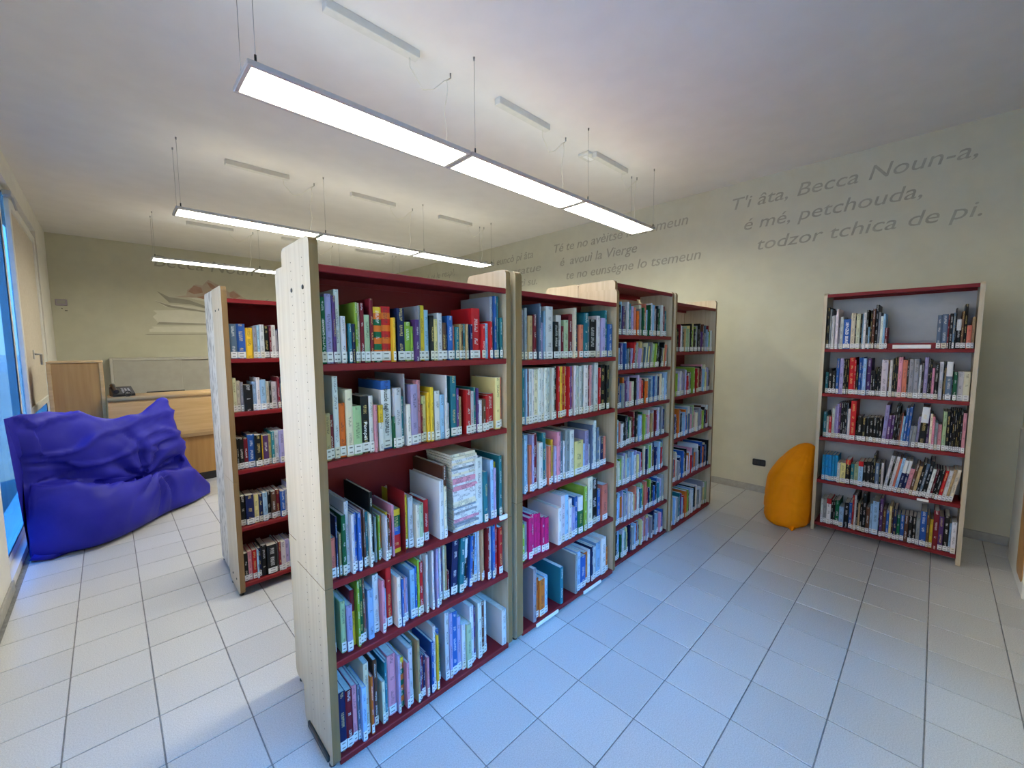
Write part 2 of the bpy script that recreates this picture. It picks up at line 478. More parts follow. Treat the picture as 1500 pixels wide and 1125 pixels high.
# opening sash with a drawn cream blind in the far bay of window 1
sash = empty('sash', (.004, 0, 0), 0, parent=win1)
s0, s1, sz0, sz1 = 1.98, 3.98, .92, 3.04
sf = MB()
sf.box(-.004, .032, s0, s0+.075, sz0, sz1, 0, .005); sf.box(-.004, .032, s1-.075, s1, sz0, sz1, 0, .005)
sf.box(-.004, .032, s0+.075, s1-.075, sz0, sz0+.075, 0, .005); sf.box(-.004, .032, s0+.075, s1-.075, sz1-.075, sz1, 0, .005)
sf.build('sash_frame', MAT['white'], sash)
MB().box(.006, .014, s0+.075, s1-.075, sz0+.075, sz1-.075).build('blind', MAT['blind'], sash)
hd = MB().box(.032, .044, s0+.58, s0+.62, .565+.92, .665+.92, 0, .004)
hd.tube([(.04, s0+.6, 1.54), (.075, s0+.6, 1.54), (.08, s0+.72, 1.54), (.08, s0+.73, 1.42)], .011, 8)
hd.build('handle', MAT['alu'], sash)
hg = MB().box(0, .06, s0-.10, s0+.10, sz1+.0, sz1+.05, 0, .006)
hg.tube([(.05, s0, sz1+.03), (.07, s0+.05, sz1-.1)], .009, 6)
hg.build('hinge', MAT['alu'], sash)
gap_shade = MB().box(-.002, .030, s1+.002, s1+.03, sz0-.02, sz1)  # dark strip standing in for the shaded gap beside the sash
gap_shade.build('gasket', MAT['gasket'], sash)

# lettering painted on the walls
def lettering(name, body, parent, origin, ux, uy, cap, width, m, shear=.22):
    cu = bpy.data.curves.new(name, 'FONT'); cu.body = body; cu.size = 1; cu.shear = shear; cu.extrude = .0012/cap*.7
    cu.resolution_u = 3
    o = bpy.data.objects.new(name, cu); COL.objects.link(o)
    dg = bpy.context.evaluated_depsgraph_get(); dg.update()
    me = bpy.data.meshes.new_from_object(o.evaluated_get(dg))
    bpy.data.objects.remove(o, do_unlink=True)
    xs = [v.co.x for v in me.vertices]; x0, x1 = min(xs), max(xs)
    sy = cap/.70; sx = width/(x1-x0) if width else sy
    ux, uy = Vector(ux), Vector(uy); uz = ux.cross(uy)
    O = Vector(origin)
    for v in me.vertices:
        c = v.co; v.co = O + ux*((c.x-x0)*sx) + uy*(c.y*sy) + uz*(c.z*sy)
    me.materials.clear(); me.materials.append(m)
    return place(name, me, parent)
TX = X1-.0012
for body, y, z, w in (
    ("T'i âta, Becca Noun-a,", 1.765, 3.165, 1.85), ("é mé, petchouda,", 1.635, 2.922, 1.41), ("todzor tchica de pi.", 1.495, 2.686, 1.63),
    ("Té te no avèitse lo tsemeun", 4.375, 3.125, 2.11), ("é  avouì la Vierge", 4.25, 2.902, 1.31), ("te no eunsègne lo tsemeun", 4.13, 2.684, 2.03),
    ("Ouè euncò pi âta", 6.10, 3.125, 1.27), ("é pi la statue", 6.0, 2.892, 1.34), ("tì su.", 5.12, 2.682, .38),
    ("é pi le respl,", 8.0, 3.125, 1.0)):
    lettering('wall_lettering', body, wall_right, (TX, y, z), (0, -1, 0), (0, 0, 1), .125, w, MAT['letters'])
lettering('wall_lettering', "Becca Noun-a", wall_back, (-.87, Y1-.0012, 3.10), (1, 0, 0), (0, 0, 1), .20, 1.75, MAT['letters'])

# mural on the back wall: an open book whose pages carry a mountain
def mural(name, polys, m, dep):
    b = MB()
    for poly in polys: b.prism([(z, x) for x, z in poly], 'y', Y1-dep, Y1-dep+.001, 0)
    return b.build(name, m, wall_back)
mir = lambda P: [(2*.02-x, z) for x, z in P]
left_pages = [
 [(-1.00, 1.955), (.02, 1.965), (.02, 2.09), (-.97, 2.045), (-.93, 2.02), (-1.0, 2.0)],
 [(-.88, 2.13), (.02, 2.13), (.02, 2.33), (-.55, 2.36), (-.93, 2.33), (-.88, 2.28), (-.94, 2.22)],
 [(-.75, 2.40), (-.42, 2.40), (.02, 2.33), (.02, 2.37), (-.40, 2.445), (-.72, 2.45), (-.905, 2.51)],
 [(-.58, 2.62), (-.30, 2.56), (.02, 2.50), (.02, 2.75), (-.20, 2.70), (-.45, 2.60)]]
shade = [
 [(-1.07, 1.90), (.02, 1.925), (.02, 1.945), (-1.03, 1.918)],
 [(-.90, 2.085), (.02, 2.105), (.02, 2.125), (-.86, 2.13)],
 [(-.90, 2.50), (-.72, 2.40), (-.42, 2.36), (.02, 2.31), (.02, 2.33), (-.42, 2.395), (-.68, 2.43)],
 [(-.86, 2.67), (-.70, 2.48), (-.40, 2.47), (.02, 2.36), (.02, 2.38), (-.42, 2.55), (-.70, 2.58)]]
mural('mural_pages', left_pages + [mir(p) for p in left_pages[:3]], MAT['page_light'], .0012)
mural('mural_page_lines', shade + [mir(p) for p in shade], MAT['page_shade'], .0022)
mural('mural_mountain', [[(-.62, 2.585), (-.45, 2.63), (-.43, 2.73), (-.36, 2.78), (-.30, 2.84), (-.20, 2.83), (-.105, 2.945), (.02, 2.88), (.10, 2.83), (.22, 2.74), (.30, 2.79), (.42, 2.68), (.55, 2.60), (.20, 2.55), (-.30, 2.60)]], MAT['rock'], .0020)
mural('mural_rock_faces', [[(-.42, 2.70), (-.33, 2.82), (-.22, 2.79), (-.20, 2.70), (-.33, 2.66)], [(-.13, 2.90), (-.06, 2.88), (.05, 2.78), (.02, 2.72), (-.08, 2.80)], [(.22, 2.73), (.28, 2.77), (.40, 2.68), (.30, 2.62), (.22, 2.66)], [(-.30, 2.61), (-.10, 2.66), (.0, 2.60), (-.2, 2.58)]], MAT['rock_red'], .0028)

# small things fixed to the walls
o = empty('thermostat', (-2.02, Y1, 2.39), 0, 'small lilac control plate on the back wall beside the window', 'thermostat')
MB().box(-.065, .065, -.022, 0, -.05, .05, 0, .006).build('plate', MAT['lilac'], o)
MB().box(-.045, .045, -.024, -.021, -.02, .03, 0, .002).build('screen', MAT['cabinet'], o)
MB().box(-.005, .008, -.004, 0, -.10, -.085).box(.03, .06, -.006, 0, -.13, -.118).build('screw', MAT['black'], o)
o = empty('power_socket', (X1, 1.381, .338), 0, 'black power socket low on the lettered wall beside orange bean bag', 'socket')
b = MB(); b.prism(rounded(-.064, .064, -.036, .036, .010), 'x', -.012, 0); b.build('cover_plate', MAT['black'], o)
b = MB()
for k in (-.04, 0, .04): b.box(-.0135, -.011, k-.015, k+.015, -.02, .02, 0, .002)
b.build('outlet', MAT['gasket'], o)
# white framed board at the right-hand edge, on the near wall
o = empty('framed_board', (3.30, Y0, 0), 0, 'white framed board with brown panel standing against right wall edge', 'board')
b = MB(); b.box(-.75, 0, 0, .035, .004, 1.02, 0, .004); b.build('frame', MAT['white'], o)
b = MB(); b.prism([(z, x) for x, z in rounded(-.72, -.46, .09, .95, .05)], 'y', .034, .038); b.build('panel', MAT['desk_dark'], o)

# ------------------------------------------------------------------ bookcases
def panel_mesh(D, z0, z1, t, rt, rb, m_face, m_edge):
    b = MB()
    n0 = len(b.f)
    poly = rounded(0, D, z0, z1, .028, 4, (rb, rb, rt, rt))
    b.prism(poly, 'x', 0, t)
    for k in range(n0+2, len(b.f)): b.m[k] = 1
    return b.mesh('side_panel', [m_face, m_edge])

def shelf_mesh(w, D, top=False):
    b = MB(); lip = .027
    pr = [(0.004, 0), (D, 0), (D, -lip), (D-.003, -lip), (D-.003, -.004), (.016, -.004), (.016, -lip+.006), (.014, -lip), (.004, -lip), (.001, -lip+.003), (.001, -.003)]
    b.prism(pr, 'x', 0, w)
    return b.mesh('shelf', MAT['red'])

def bookcase(loc, rz, W, ptl, ptr, D, zt, shelves, joint, label, back='red', back_top=None, face='wood', feet=True, zb=.022, edge='wood_edge'):
    root = empty('bookcase', loc, rz, label, 'bookcase', 'library bookcases')
    for x, t in ((0, ptl), (W-ptr, ptr)):
        if joint:
            place('side_panel', panel_mesh(D, joint+.0015, zt, t, 1, 0, MAT[face], MAT[edge]), root, (x, 0, 0))
            place('side_panel', panel_mesh(D, zb, joint-.0015, t, 0, 1, MAT[face], MAT[edge]), root, (x, 0, 0))
        else:
            place('side_panel', panel_mesh(D, zb, zt, t, 1, 0, MAT[face], MAT[edge]), root, (x, 0, 0))
        if feet:
            for y in (.045, D-.045):
                f = MB(); xc = x+t/2
                f.tube([(xc, y, 0), (xc, y, .008), (xc, y, .012), (xc, y, zb)], [.0145, .0145, .009, .009], 12)
                f.build('foot', MAT['black'], root)
    me = shelf_mesh(W-ptl-ptr, D-.012)
    for z in shelves: place('shelf', me, root, (ptl, 0, z))
    if back:
        b = MB().box(ptl, W-ptr, D-.011, D-.007, shelves[-1]-.027, back_top or shelves[0]-.004)
        b.build('back_panel', MAT['red' if back == 'red' else 'grey_back'], root)
    return root

Z1 = [1.936, 1.583, 1.224, .762, .443, .042]
Z2 = [1.935, 1.571, 1.217, .83, .438, .05]
Z3 = [2.08, 1.723, 1.472, 1.192, .902, .61, .315, .045]
Z4 = [2.01, 1.592, 1.204, .83, .44, .04]
Z5 = [2.072, 1.61, 1.228, .844, .464, .078]
Z6 = [1.957, 1.578, 1.233, .854, .471, .088]
YF = 1.587
c1 = bookcase((-1.043, YF, 0), 0, .966, .030, .030, .310, 2.031, Z1, .745, 'nearest tall bookcase with pale wood end panel and red shelves')
c2 = bookcase((-.040, YF, 0), 0, .995, .046, .030, .310, 2.031, Z2, .80, 'second bookcase in the row, holding the hot-pink books')
c3 = bookcase((.958, 1.622, 0), 0, .912, .030, .030, .310, 2.098, Z3, None, 'third bookcase in the row, slightly taller with seven book shelves', back_top=1.70)
c4 = bookcase((1.874, 1.606, 0), 0, .926, .028, .028, .310, 2.092, Z4, None, 'last bookcase in the row, closest to the lettered wall', back_top=1.57)
tw = [2.0, 1.97, 2.10, 2.085]
for k, (xa, xb, yf, lab) in enumerate(((-.985, -.045, YF, 'bookcase standing back to back behind the nearest one'), (-.035, .94, YF, 'bookcase standing back to back behind the second in the row'), (.958, 1.868, 1.622, 'bookcase standing back to back behind the third in the row'), (1.874, 2.80, 1.606, 'bookcase standing back to back behind the last in the row'))):
    zz = [tw[k]-.03, 1.58, 1.2, .82, .44, .06]
    t = bookcase((xb, yf+.313+.31, 0), math.pi, xb-xa, .030, .030, .310, tw[k], zz, .745 if k < 2 else None, lab, back='red', back_top=1.55)
    if k == 0:
        MB().box(-.002, 0, .125, .185, 1.875, 1.93).build('sticker', MAT['sticker'], t, (.942, 0, 0))
# details of the near end panel: pin holes, screws, floor bracket
b = MB()
for y in (.075, .20):
    for k in range(60):
        z = .14 + k*.032
        if z > 1.97: break
        b.tube([(-.0006, y, z), (.001, y, z)], .0022, 6)
b.build('pin_holes', MAT['gasket'], c1)
b = MB()
for y in (.075, .20): b.tube([(-.003, y, 1.86), (.002, y, 1.86)], .008, 10)
b.build('screw', MAT['black'], c1)
MB().box(-.010, 0, .03, .255, .030, .058, 0, .004).build('floor_bracket', MAT['black'], c1)
c6 = bookcase((-1.035, 3.17, 0), 0, .965, .030, .030, .310, 2.033, Z6, .78, 'rear bookcase with red shelves between desk and nearest bookcase')
bookcase((-.07, 3.17+.313+.42, 0), math.pi, .945, .030, .030, .42, 2.045, [1.95, 1.5, 1.1, .7, .3, .06], None, 'bookcase with mottled board end standing behind the rear bookcase', face='particle', back='red', back_top=1.45)
b = MB()
for y in (.09, .20): b.tube([(-.003, y, 1.89), (.002, y, 1.89)], .007, 10)
for y in (.09, .20): b.tube([(-.003, y, .10), (.002, y, .10)], .007, 10)
b.build('screw', MAT['black'], c6)
c5 = bookcase((2.86, .760, 0), -math.pi/2, .915, .025, .025, .300, 2.083, Z5, None, 'freestanding bookcase with grey back beside the orange bean bag', back='grey', feet=False, zb=.002, edge='wood')
# strips with shelf titles
MB().box(.455, .670, .02, .026, 1.612, 1.642, 0, .001).build('title_strip', MAT['strip'], c5)
MB().box(.40, .72, .03, .034, 1.612, 1.655, 0, .001).build('strip_backing', MAT['red'], c5)
MB().box(.66, .725, -.004, .001, .440, .458, 0, .001).build('title_strip', MAT['strip'], c5)
for x0, x1 in ((.154, .352), (.614, .812)):
    MB().box(x0, x1, -.006, .001, .022, .042, 0, .001).build('title_strip', MAT['strip'], c2)
MB().box(.875, .925, -.012, .0, .750, .772, 0, .001).build('title_strip', MAT['strip'], c1)

# ------------------------------------------------------------------ books
def lin(c): return tuple(((v/255+.055)/1.055)**2.4 if v > 10 else v/255/12.92 for v in c)
PAL = {'W': (213, 213, 216), 'I': (222, 212, 188), 'G': (146, 148, 155), 'B': (44, 92, 168), 'N': (26, 36, 84), 'L': (150, 188, 222), 'T': (38, 116, 132),
       'g': (18, 92, 58), 'm': (138, 172, 60), 'e': (166, 190, 148), 'R': (188, 32, 38), 'C': (116, 24, 38), 'O': (212, 106, 36), 'Y': (222, 182, 48),
       'y': (224, 210, 142), 'P': (92, 58, 118), 'V': (165, 156, 200), 'K': (212, 142, 160), 'H': (206, 28, 116), 'k': (24, 24, 27), 'n': (98, 64, 50),
       't': (184, 154, 110), 'S': (208, 118, 98), 's': (88, 108, 132), 'A': (34, 148, 208)}
CNAME = {'W': 'white', 'I': 'cream', 'G': 'grey', 'B': 'blue', 'N': 'navy', 'L': 'light-blue', 'T': 'teal', 'g': 'dark-green', 'm': 'lime-green', 'e': 'pale-green',
         'R': 'red', 'C': 'crimson', 'O': 'orange', 'Y': 'yellow', 'y': 'pale-yellow', 'P': 'purple', 'V': 'lavender', 'K': 'pink', 'H': 'hot-pink', 'k': 'black',
         'n': 'brown', 't': 'tan', 'S': 'salmon', 's': 'slate-blue', 'A': 'bright-blue'}
PAL = {k: lin(v) for k, v in PAL.items()}
SHELF_BOOKS = {
  '1A': '4,17,240,g 21,24,252,V 46,12,247,P 58,18,272,W 77,18,175,W 95,8,149,O 104,10,149,T 115,13,147,N 131,11,229,m 143,11,228,I 154,16,229,C 170,21,185,e 194,14,249,C 208,34,218,O2 243,42,223,O3 286,11,179,Y 313,33,219,N 347,29,165,m 377,11,147,m 388,19,175,P 408,10,235,G 419,22,237,Y 442,22,220,L 465,17,196,k 482,19,182,y 502,25,209,W 528,22,168,n 550,12,156,N 563,28,200,B 593,12,157,S 606,20,151,T 627,12,165,t 640,12,164,n 653,13,167,T 667,11,166,t 678,11,168,s 690,15,166,N 710,50,244,R 763,22,170,R 786,20,174,L 807,16,185,R 824,18,308,G 843,17,311,B 861,8,310,T 870,13,209,W 884,18,206,T',
  '1B': '4,20,178,t 24,15,169,C 40,20,311,W 61,24,209,O 86,26,259,I 112,33,192,e 146,32,227,k 178,17,227,W 195,11,190,K 213,21,187,W4 235,42,283,W5 277,9,134,g 287,29,250,W 317,16,213,T 333,7,306,G 341,19,177,W 361,32,260,V 393,18,276,K 412,10,170,C 422,23,205,y 445,13,219,Y 459,15,242,Y 481,28,224,W 510,24,204,L 536,10,291,W 546,15,162,W 573,33,284,T 606,13,227,P 620,15,185,t 656,28,215,R 685,22,205,W 708,13,223,T 721,12,219,P 734,18,160,W 754,20,162,n 776,18,178,R 798,41,183,R 845,32,263,y 878,22,262,S',
  '1C': '4,21,162,S 25,7,243,N 32,6,240,k 39,9,168,t 48,16,240,g 65,16,288,W 81,11,238,W 93,13,238,B 106,13,235,B 120,13,234,K 133,8,240,n 142,12,225,T 154,8,217,W 162,6,215,g 169,14,296,k 183,9,191,G 192,9,191,P 202,9,191,m 212,9,185,O 221,9,191,W 231,8,176,n 240,9,191,Y 249,8,183,R 258,10,222,K 268,38,192,g6 321,22,240,Y 344,25,229,W 370,18,194,I 388,15,189,e 404,21,183,e 426,23,193,R 489,23,276,W7 513,15,242,I 528,21,331,n 710,42,336,W 753,23,258,T 777,26,234,O 805,20,307,L 826,14,263,V 840,22,285,Y 863,19,319,T 883,17,273,G',
  '1D': '4,18,252,T 35,19,212,e 55,22,190,V 79,18,233,Y8 98,10,275,m 109,15,275,g 124,9,283,n 133,11,177,K 146,24,212,L 179,25,254,W 205,13,231,K 219,16,175,L 236,24,266,R 268,17,225,I 286,9,212,B 296,9,207,P 305,8,205,K 314,10,199,V 337,23,225,L 360,9,234,B 370,9,263,m 379,21,245,R 401,10,271,W 411,10,274,W 422,10,280,I 432,10,260,k 443,10,276,W 454,10,277,W 465,10,282,V 475,10,281,G 486,10,274,W 497,10,277,I 509,10,266,P 520,11,269,I 531,9,262,t 541,11,137,C 562,38,266,N 605,26,273,T 632,25,254,k4 658,13,260,N 673,17,257,B 691,25,256,n 716,23,278,L 741,12,274,W 754,12,273,t 767,12,272,t 780,13,276,C 794,13,279,W 808,15,278,B 823,15,277,B 839,17,275,R 857,25,255,R',
  '1E': '9,27,249,N 36,27,242,C 64,19,244,K 84,11,240,s 95,18,232,L 114,21,313,I 135,11,252,O 146,13,233,P 160,17,295,n 190,13,191,I 204,10,267,T 214,11,268,G 226,37,276,K 265,10,270,V 276,28,231,m2 304,13,215,K 318,21,269,W 340,14,273,T 355,11,298,t 367,11,212,P 378,11,206,C 390,11,199,N 402,11,190,K 415,11,185,P 427,14,250,B 442,14,316,W 457,10,269,Y 468,17,276,B 486,16,184,g 515,23,342,W 539,16,330,V 556,32,322,B 590,23,280,V 614,21,234,W 636,28,228,e 665,24,305,W 691,12,290,P 718,24,299,W 743,23,289,n 767,17,284,W 868,32,197,W7',
  '2A': '24,20,268,G 46,19,279,G 67,32,238,t 104,24,246,C 128,21,237,S 150,17,308,s 169,12,215,V 182,20,206,V 203,13,271,L 216,56,298,W 277,44,214,k 322,46,255,W 369,23,192,C 394,40,229,e 436,36,267,C 473,18,305,I 495,31,203,N 527,39,205,S 568,43,278,T 613,29,245,s 643,80,245,k 732,37,270,W 774,43,257,V 818,28,310,T 848,49,220,B',
  '2B': '15,14,307,G 30,16,307,T 47,11,306,L 59,11,306,C 70,27,305,W 99,16,303,W 116,37,299,I 154,22,305,W 177,21,306,W 199,19,306,W 219,20,305,W 240,21,304,W 262,23,303,W 286,21,311,k 308,15,224,S 324,16,310,R 341,17,309,Y 359,14,307,O 374,15,309,R 391,13,307,Y 405,13,307,R 419,13,306,R 433,18,306,P 453,21,306,O 475,18,308,W 494,19,305,W 514,18,306,W 533,23,302,W 557,18,309,G 577,45,307,W 623,15,305,C 639,20,306,K 660,18,304,P 679,21,305,G 703,42,327,W 746,21,286,R 773,55,305,k 831,30,299,k',
  '2C': '17,13,288,W 32,13,306,L 45,28,325,L 75,17,267,S 93,16,323,V 110,33,328,C 143,10,302,W 155,31,267,W 189,31,317,T 221,18,246,W 241,19,232,S 261,16,229,I 277,18,264,Y 296,19,222,V 317,29,306,K 355,30,296,s 386,14,238,W 402,40,303,G 443,39,297,W 492,90,218,y 584,22,188,L 607,39,270,V 648,23,173,W 673,18,300,s 692,29,325,W 724,30,275,s 757,27,207,W 786,37,203,N 824,25,198,S',
  '2D': '20,24,215,m 46,21,219,G 67,29,241,H 98,30,250,H 128,25,244,H 155,25,239,H 181,26,212,H 208,33,202,H 320,30,231,W7 355,40,296,W 396,30,292,L 428,30,257,W 460,33,196,V 494,31,251,B 526,47,246,g4 588,32,300,m 634,53,346,I 695,69,312,k 765,37,230,B 808,62,253,S',
  '2E': '97,25,322,G7 129,28,243,O 157,47,223,O 205,29,230,L 341,29,235,T7 495,21,261,G7 520,39,266,L 562,57,215,B 620,35,219,O 656,27,226,W 684,21,243,N 707,36,230,W 749,53,245,L 804,56,261,W 861,30,178,O',
  '5A': '4,18,352,k 22,11,337,G 34,10,278,W 44,13,282,W 58,10,287,W 68,15,335,W 84,9,180,G 94,22,269,W 118,47,248,B 165,28,296,I 194,8,269,k 202,24,286,I 228,8,286,k 236,11,285,L 247,16,293,W 264,14,315,k 278,11,177,L 290,10,309,k 301,16,321,n 318,17,352,k 336,14,292,G 351,16,259,W 367,13,277,L 380,17,168,C 669,24,249,s 694,30,255,s 725,7,246,C 733,17,257,k 750,11,261,s 762,6,297,k 769,23,214,k4 792,13,270,n 805,15,322,k 821,23,167,S 844,15,226,t',
  '5B': '15,19,183,T 36,25,214,k 62,25,195,k 90,19,302,B 110,26,303,V 136,10,298,k 147,10,298,k 158,13,298,k 172,34,311,R 207,11,290,R 219,15,248,k 234,19,309,B 254,9,314,B 263,21,305,L 285,27,305,P 313,12,204,k 326,15,204,k 341,12,232,k 354,11,224,k 366,10,242,k 377,38,296,W 416,9,293,n 425,17,294,W 443,11,307,k 454,10,316,k 465,10,315,k 475,23,317,K 500,26,295,S 526,9,308,k 536,27,304,G 564,28,305,G 593,13,257,W 607,11,284,k 619,21,318,V 641,11,301,k 652,10,297,k 663,14,238,K 677,22,268,k 700,21,286,W 722,6,286,k 728,8,240,t 737,32,287,s4 769,6,270,k 776,19,212,g 796,31,215,W 827,32,215,I',
  '5C': '19,23,221,T 43,15,183,W 59,18,185,R 77,18,256,W 96,11,277,V 108,14,298,V 122,14,309,P 137,13,310,k 151,13,311,k 164,14,311,k 179,7,310,s 186,15,262,W 202,35,333,R 239,9,157,k 250,29,209,k 279,25,197,k 305,19,205,k 325,23,207,k 349,21,210,k 370,15,212,k 386,16,205,k 403,24,318,V 428,20,238,P 449,16,240,P 465,16,314,k 482,8,313,k 491,12,244,n 504,8,263,S 513,12,238,L 526,17,307,B 543,17,317,B 561,15,168,G 577,20,171,G 598,15,244,V 613,40,322,k4 654,18,281,P 673,14,274,I 687,13,254,K 701,16,213,G 717,21,199,K 741,20,299,e 761,18,301,k 780,11,311,k 791,9,312,k 801,9,315,k 811,9,314,k 821,9,315,k 831,10,316,k 842,17,298,K',
  '5D': '29,19,223,A 49,23,226,A 73,23,229,A 97,18,230,A 116,20,229,A 136,19,173,W 156,37,176,y 193,29,211,k9 224,22,176,T 247,28,177,e 276,29,212,L9 305,20,211,k 325,28,217,k 354,13,215,k 368,13,279,k 381,24,217,s 406,10,220,k 417,15,223,W 432,21,296,W 454,12,294,k 466,21,293,W 488,15,278,S 504,18,291,L 523,24,273,N4 548,22,272,N4 570,28,210,K 598,19,259,n 618,20,245,t 638,19,276,k 658,17,270,s 675,26,293,k 702,20,236,W 723,15,239,C 739,14,238,k 753,18,242,k 772,21,238,R 794,24,239,W 818,16,251,t 834,25,252,I',
  '5E': '37,16,215,W 54,24,212,G 79,30,225,W9 110,15,214,k 126,12,217,k 138,28,225,g 167,30,179,L 200,30,218,k 231,21,224,B 253,11,301,R 265,13,304,W 279,10,297,k 290,14,238,t 304,15,237,k 320,23,330,k 343,23,222,n 367,14,255,L 382,38,280,L 421,6,296,k 428,18,319,P 446,21,232,n 468,17,227,B 486,14,269,y 500,10,244,n 511,21,250,N 532,19,210,g 552,24,212,B 576,22,215,n 599,23,222,k 623,19,219,k 643,21,216,G 665,35,276,B 700,15,258,n 717,18,229,Y 736,29,304,C 765,26,264,P 792,28,277,k 820,12,224,L 833,26,241,W',
  '6A': '4,37,221,s 42,49,223,B 91,44,199,Y 135,22,210,G 157,16,216,L 174,25,222,W 199,30,213,k 230,10,218,C 241,25,221,W 266,14,187,G',
  '6B': '4,20,220,I 24,22,201,I 46,17,192,G 63,49,173,k 113,22,192,L 135,21,217,W 156,34,203,L 191,20,188,I 211,11,182,k 223,37,184,W 261,14,216,C 275,14,166,L',
  '6C': '4,12,209,k 17,28,205,k 45,22,201,C 68,39,221,B 107,38,215,k 145,9,208,Y 155,33,203,P 189,18,205,y 207,17,224,T 225,28,225,W 254,29,226,V',
  '6D': '4,31,202,k 35,46,202,N 81,29,194,y 111,23,191,N 134,27,196,L 162,22,195,k 185,29,191,n 215,24,194,C 242,26,182,B',
  '6E': '4,24,194,k 28,24,198,K 53,26,201,R 79,10,197,L 89,17,199,N 107,32,213,k 140,60,204,k 201,8,205,G 210,15,209,C 225,30,203,W 255,25,207,V',
}

rng = random.Random(7)
PALETTE_FAR = 'WWWWIIGGGLLVVkkkNNBTnCRRKKSteymgOPs'
def random_shelf(L, hmin, hmax, wmin=.010, wmax=.030, start=.004):
    u, out = start, []
    while True:
        w = rng.uniform(wmin, wmax)
        if u + w > L-.02: break
        out.append((u, w, rng.uniform(hmin, hmax), rng.choice(PALETTE_FAR), '0'))
        u += w + .0006
        if rng.random() < .04: u += .015
    return out

BANDS = {'2': lambda c, h: [(h*k/9, h*(k+1)/9, PAL['O'] if k % 2 else PAL['g' if k < 7 else 'Y']) for k in range(9)],
         '3': lambda c, h: [(h*k/9, h*(k+1)/9, PAL['O'] if k % 2 else PAL['R']) for k in range(9)],
         '4': lambda c, h: [(0, h*.62, PAL[c] if c != 'W' else PAL['W']), (h*.62, h, PAL['W'] if c != 'W' else PAL['Y'])],
         '5': lambda c, h: [(0, .03, PAL['B']), (.03, h*.87, PAL['W']), (h*.87, h, PAL['B'])],
         '6': lambda c, h: [(0, .02, PAL['Y']), (.02, h*.42, PAL['R']), (h*.42, h*.6, PAL['B']), (h*.6, h*.86, PAL['g']), (h*.86, h, PAL['Y'])],
         '8': lambda c, h: [(0, h*.62, PAL['Y']), (h*.62, h, PAL['C'])],
         '9': lambda c, h: [(0, h*.8, PAL[c]), (h*.8, h, PAL['R'])]}

def xf(p, M): return tuple(M @ Vector(p)) if M else p
def cover(b, w, d, h, col, tcol, bands, seed, mi=0, M=None):
    t = min(.0026, w*.2); r = min(.003, w*.22)
    out = [(0, d), (0, r), (w*.25, 0), (w*.75, 0), (w, r), (w, d)]
    inn = [(t, d), (t, r+t), (w-t, r+t), (w-t, d)]
    zs = [0] + [q[1] for q in bands] if bands else [0, h]
    cols = [q[2] for q in bands] if bands else [col]
    base = len(b.v)
    for z in zs: b.v += [xf((x, y, z), M) for x, y in out]
    for k in range(len(zs)-1):
        for i in range(5):
            uv = None
            if i == 2: uv = [(0.2, zs[k]+seed), (.8, zs[k]+seed), (.8, zs[k+1]+seed), (.2, zs[k+1]+seed)]
            b.face([base+k*6+i, base+k*6+i+1, base+(k+1)*6+i+1, base+(k+1)*6+i], mi, False, cols[k], tcol, uv)
    bi = len(b.v)
    for z in (0, h): b.v += [xf((x, y, z), M) for x, y in inn]
    for i in range(3): b.face([bi+i, bi+4+i, bi+5+i, bi+1+i], mi, False, (.75, .73, .68), tcol)
    tp = base+(len(zs)-1)*6
    # caps
    for s, o_, i_, flip in ((0, base, bi, True), (1, tp, bi+4, False)):
        qs = [(o_+0, o_+1, i_+1, i_+0), (o_+1, o_+2, o_+3, o_+4, i_+2, i_+1), (o_+4, o_+5, i_+3, i_+2)]
        for q in qs: b.face(list(q)[::-1] if flip else list(q), mi, False, cols[-1], tcol)
    b.face([base+0, bi+0, bi+4, tp+0], mi, False, cols[-1], tcol)
    b.face([base+5, tp+5, bi+7, bi+3], mi, False, cols[-1], tcol)
    return t, r
def pages(b, w, d, h, t, r, mi=0, M=None):
    b.box(t, w-t, r+t, d-.004, .002, h-.003, mi, 0, M)
def label(b, w, col, z0=.006, z1=.043, mi=0, M=None):
    base = len(b.v); x0, x1 = w*.04, w*.96
    P = [(x0, .0035, z0), (x0, -.0007, z0), (x1, -.0007, z0), (x1, .0035, z0)]
    b.v += [xf(p, M) for p in P] + [xf((p[0], p[1], z1), M) for p in P]
    for i in range(3):
        uv = [(0, 0), (1, 0), (1, 1), (0, 1)] if i == 1 else None
        b.face([base+i, base+i+1, base+5+i, base+4+i], mi, False, col, None, uv)
    b.face([base+3, base, base+4, base+7], mi, False, col)
    b.face([base, base+3, base+2, base+1], mi, False, col)
    b.face([base+4, base+5, base+6, base+7], mi, False, col)

CASES = {'1': (c1, .030, Z1, 'nearest bookcase'), '2': (c2, .046, Z2, 'second bookcase in row'), '3': (c3, .030, Z3, 'third bookcase in row'),
         '4': (c4, .028, Z4, 'last bookcase in row'), '5': (c5, .025, Z5, 'bookcase by orange bag'), '6': (c6, .030, Z6, 'rear bookcase')}
ORD = 'first second third fourth fifth sixth seventh eighth ninth tenth eleventh twelfth thirteenth fourteenth fifteenth sixteenth seventeenth eighteenth nineteenth twentieth'.split()
TENS = {2: 'twenty', 3: 'thirty', 4: 'forty', 5: 'fifty'}
def ordinal(n):
    if n <= 20: return ORD[n-1]
    a, b_ = divmod(n, 10)
    return {30: 'thirtieth', 40: 'fortieth', 50: 'fiftieth'}[n] if b_ == 0 else TENS[a] + '-' + ORD[b_-1]
SHELFW = {5: ['top', 'second', 'third', 'fourth', 'bottom'], 7: ['top', 'second', 'third', 'fourth', 'fifth', 'sixth', 'bottom']}
LEAN = {'5D': (18, 99, 8.5), '1D': (36, 41, 3.5), '5C': (21, 34, 3.0), '3B': (9, 99, 7), '2D': (0, 8, 0)}
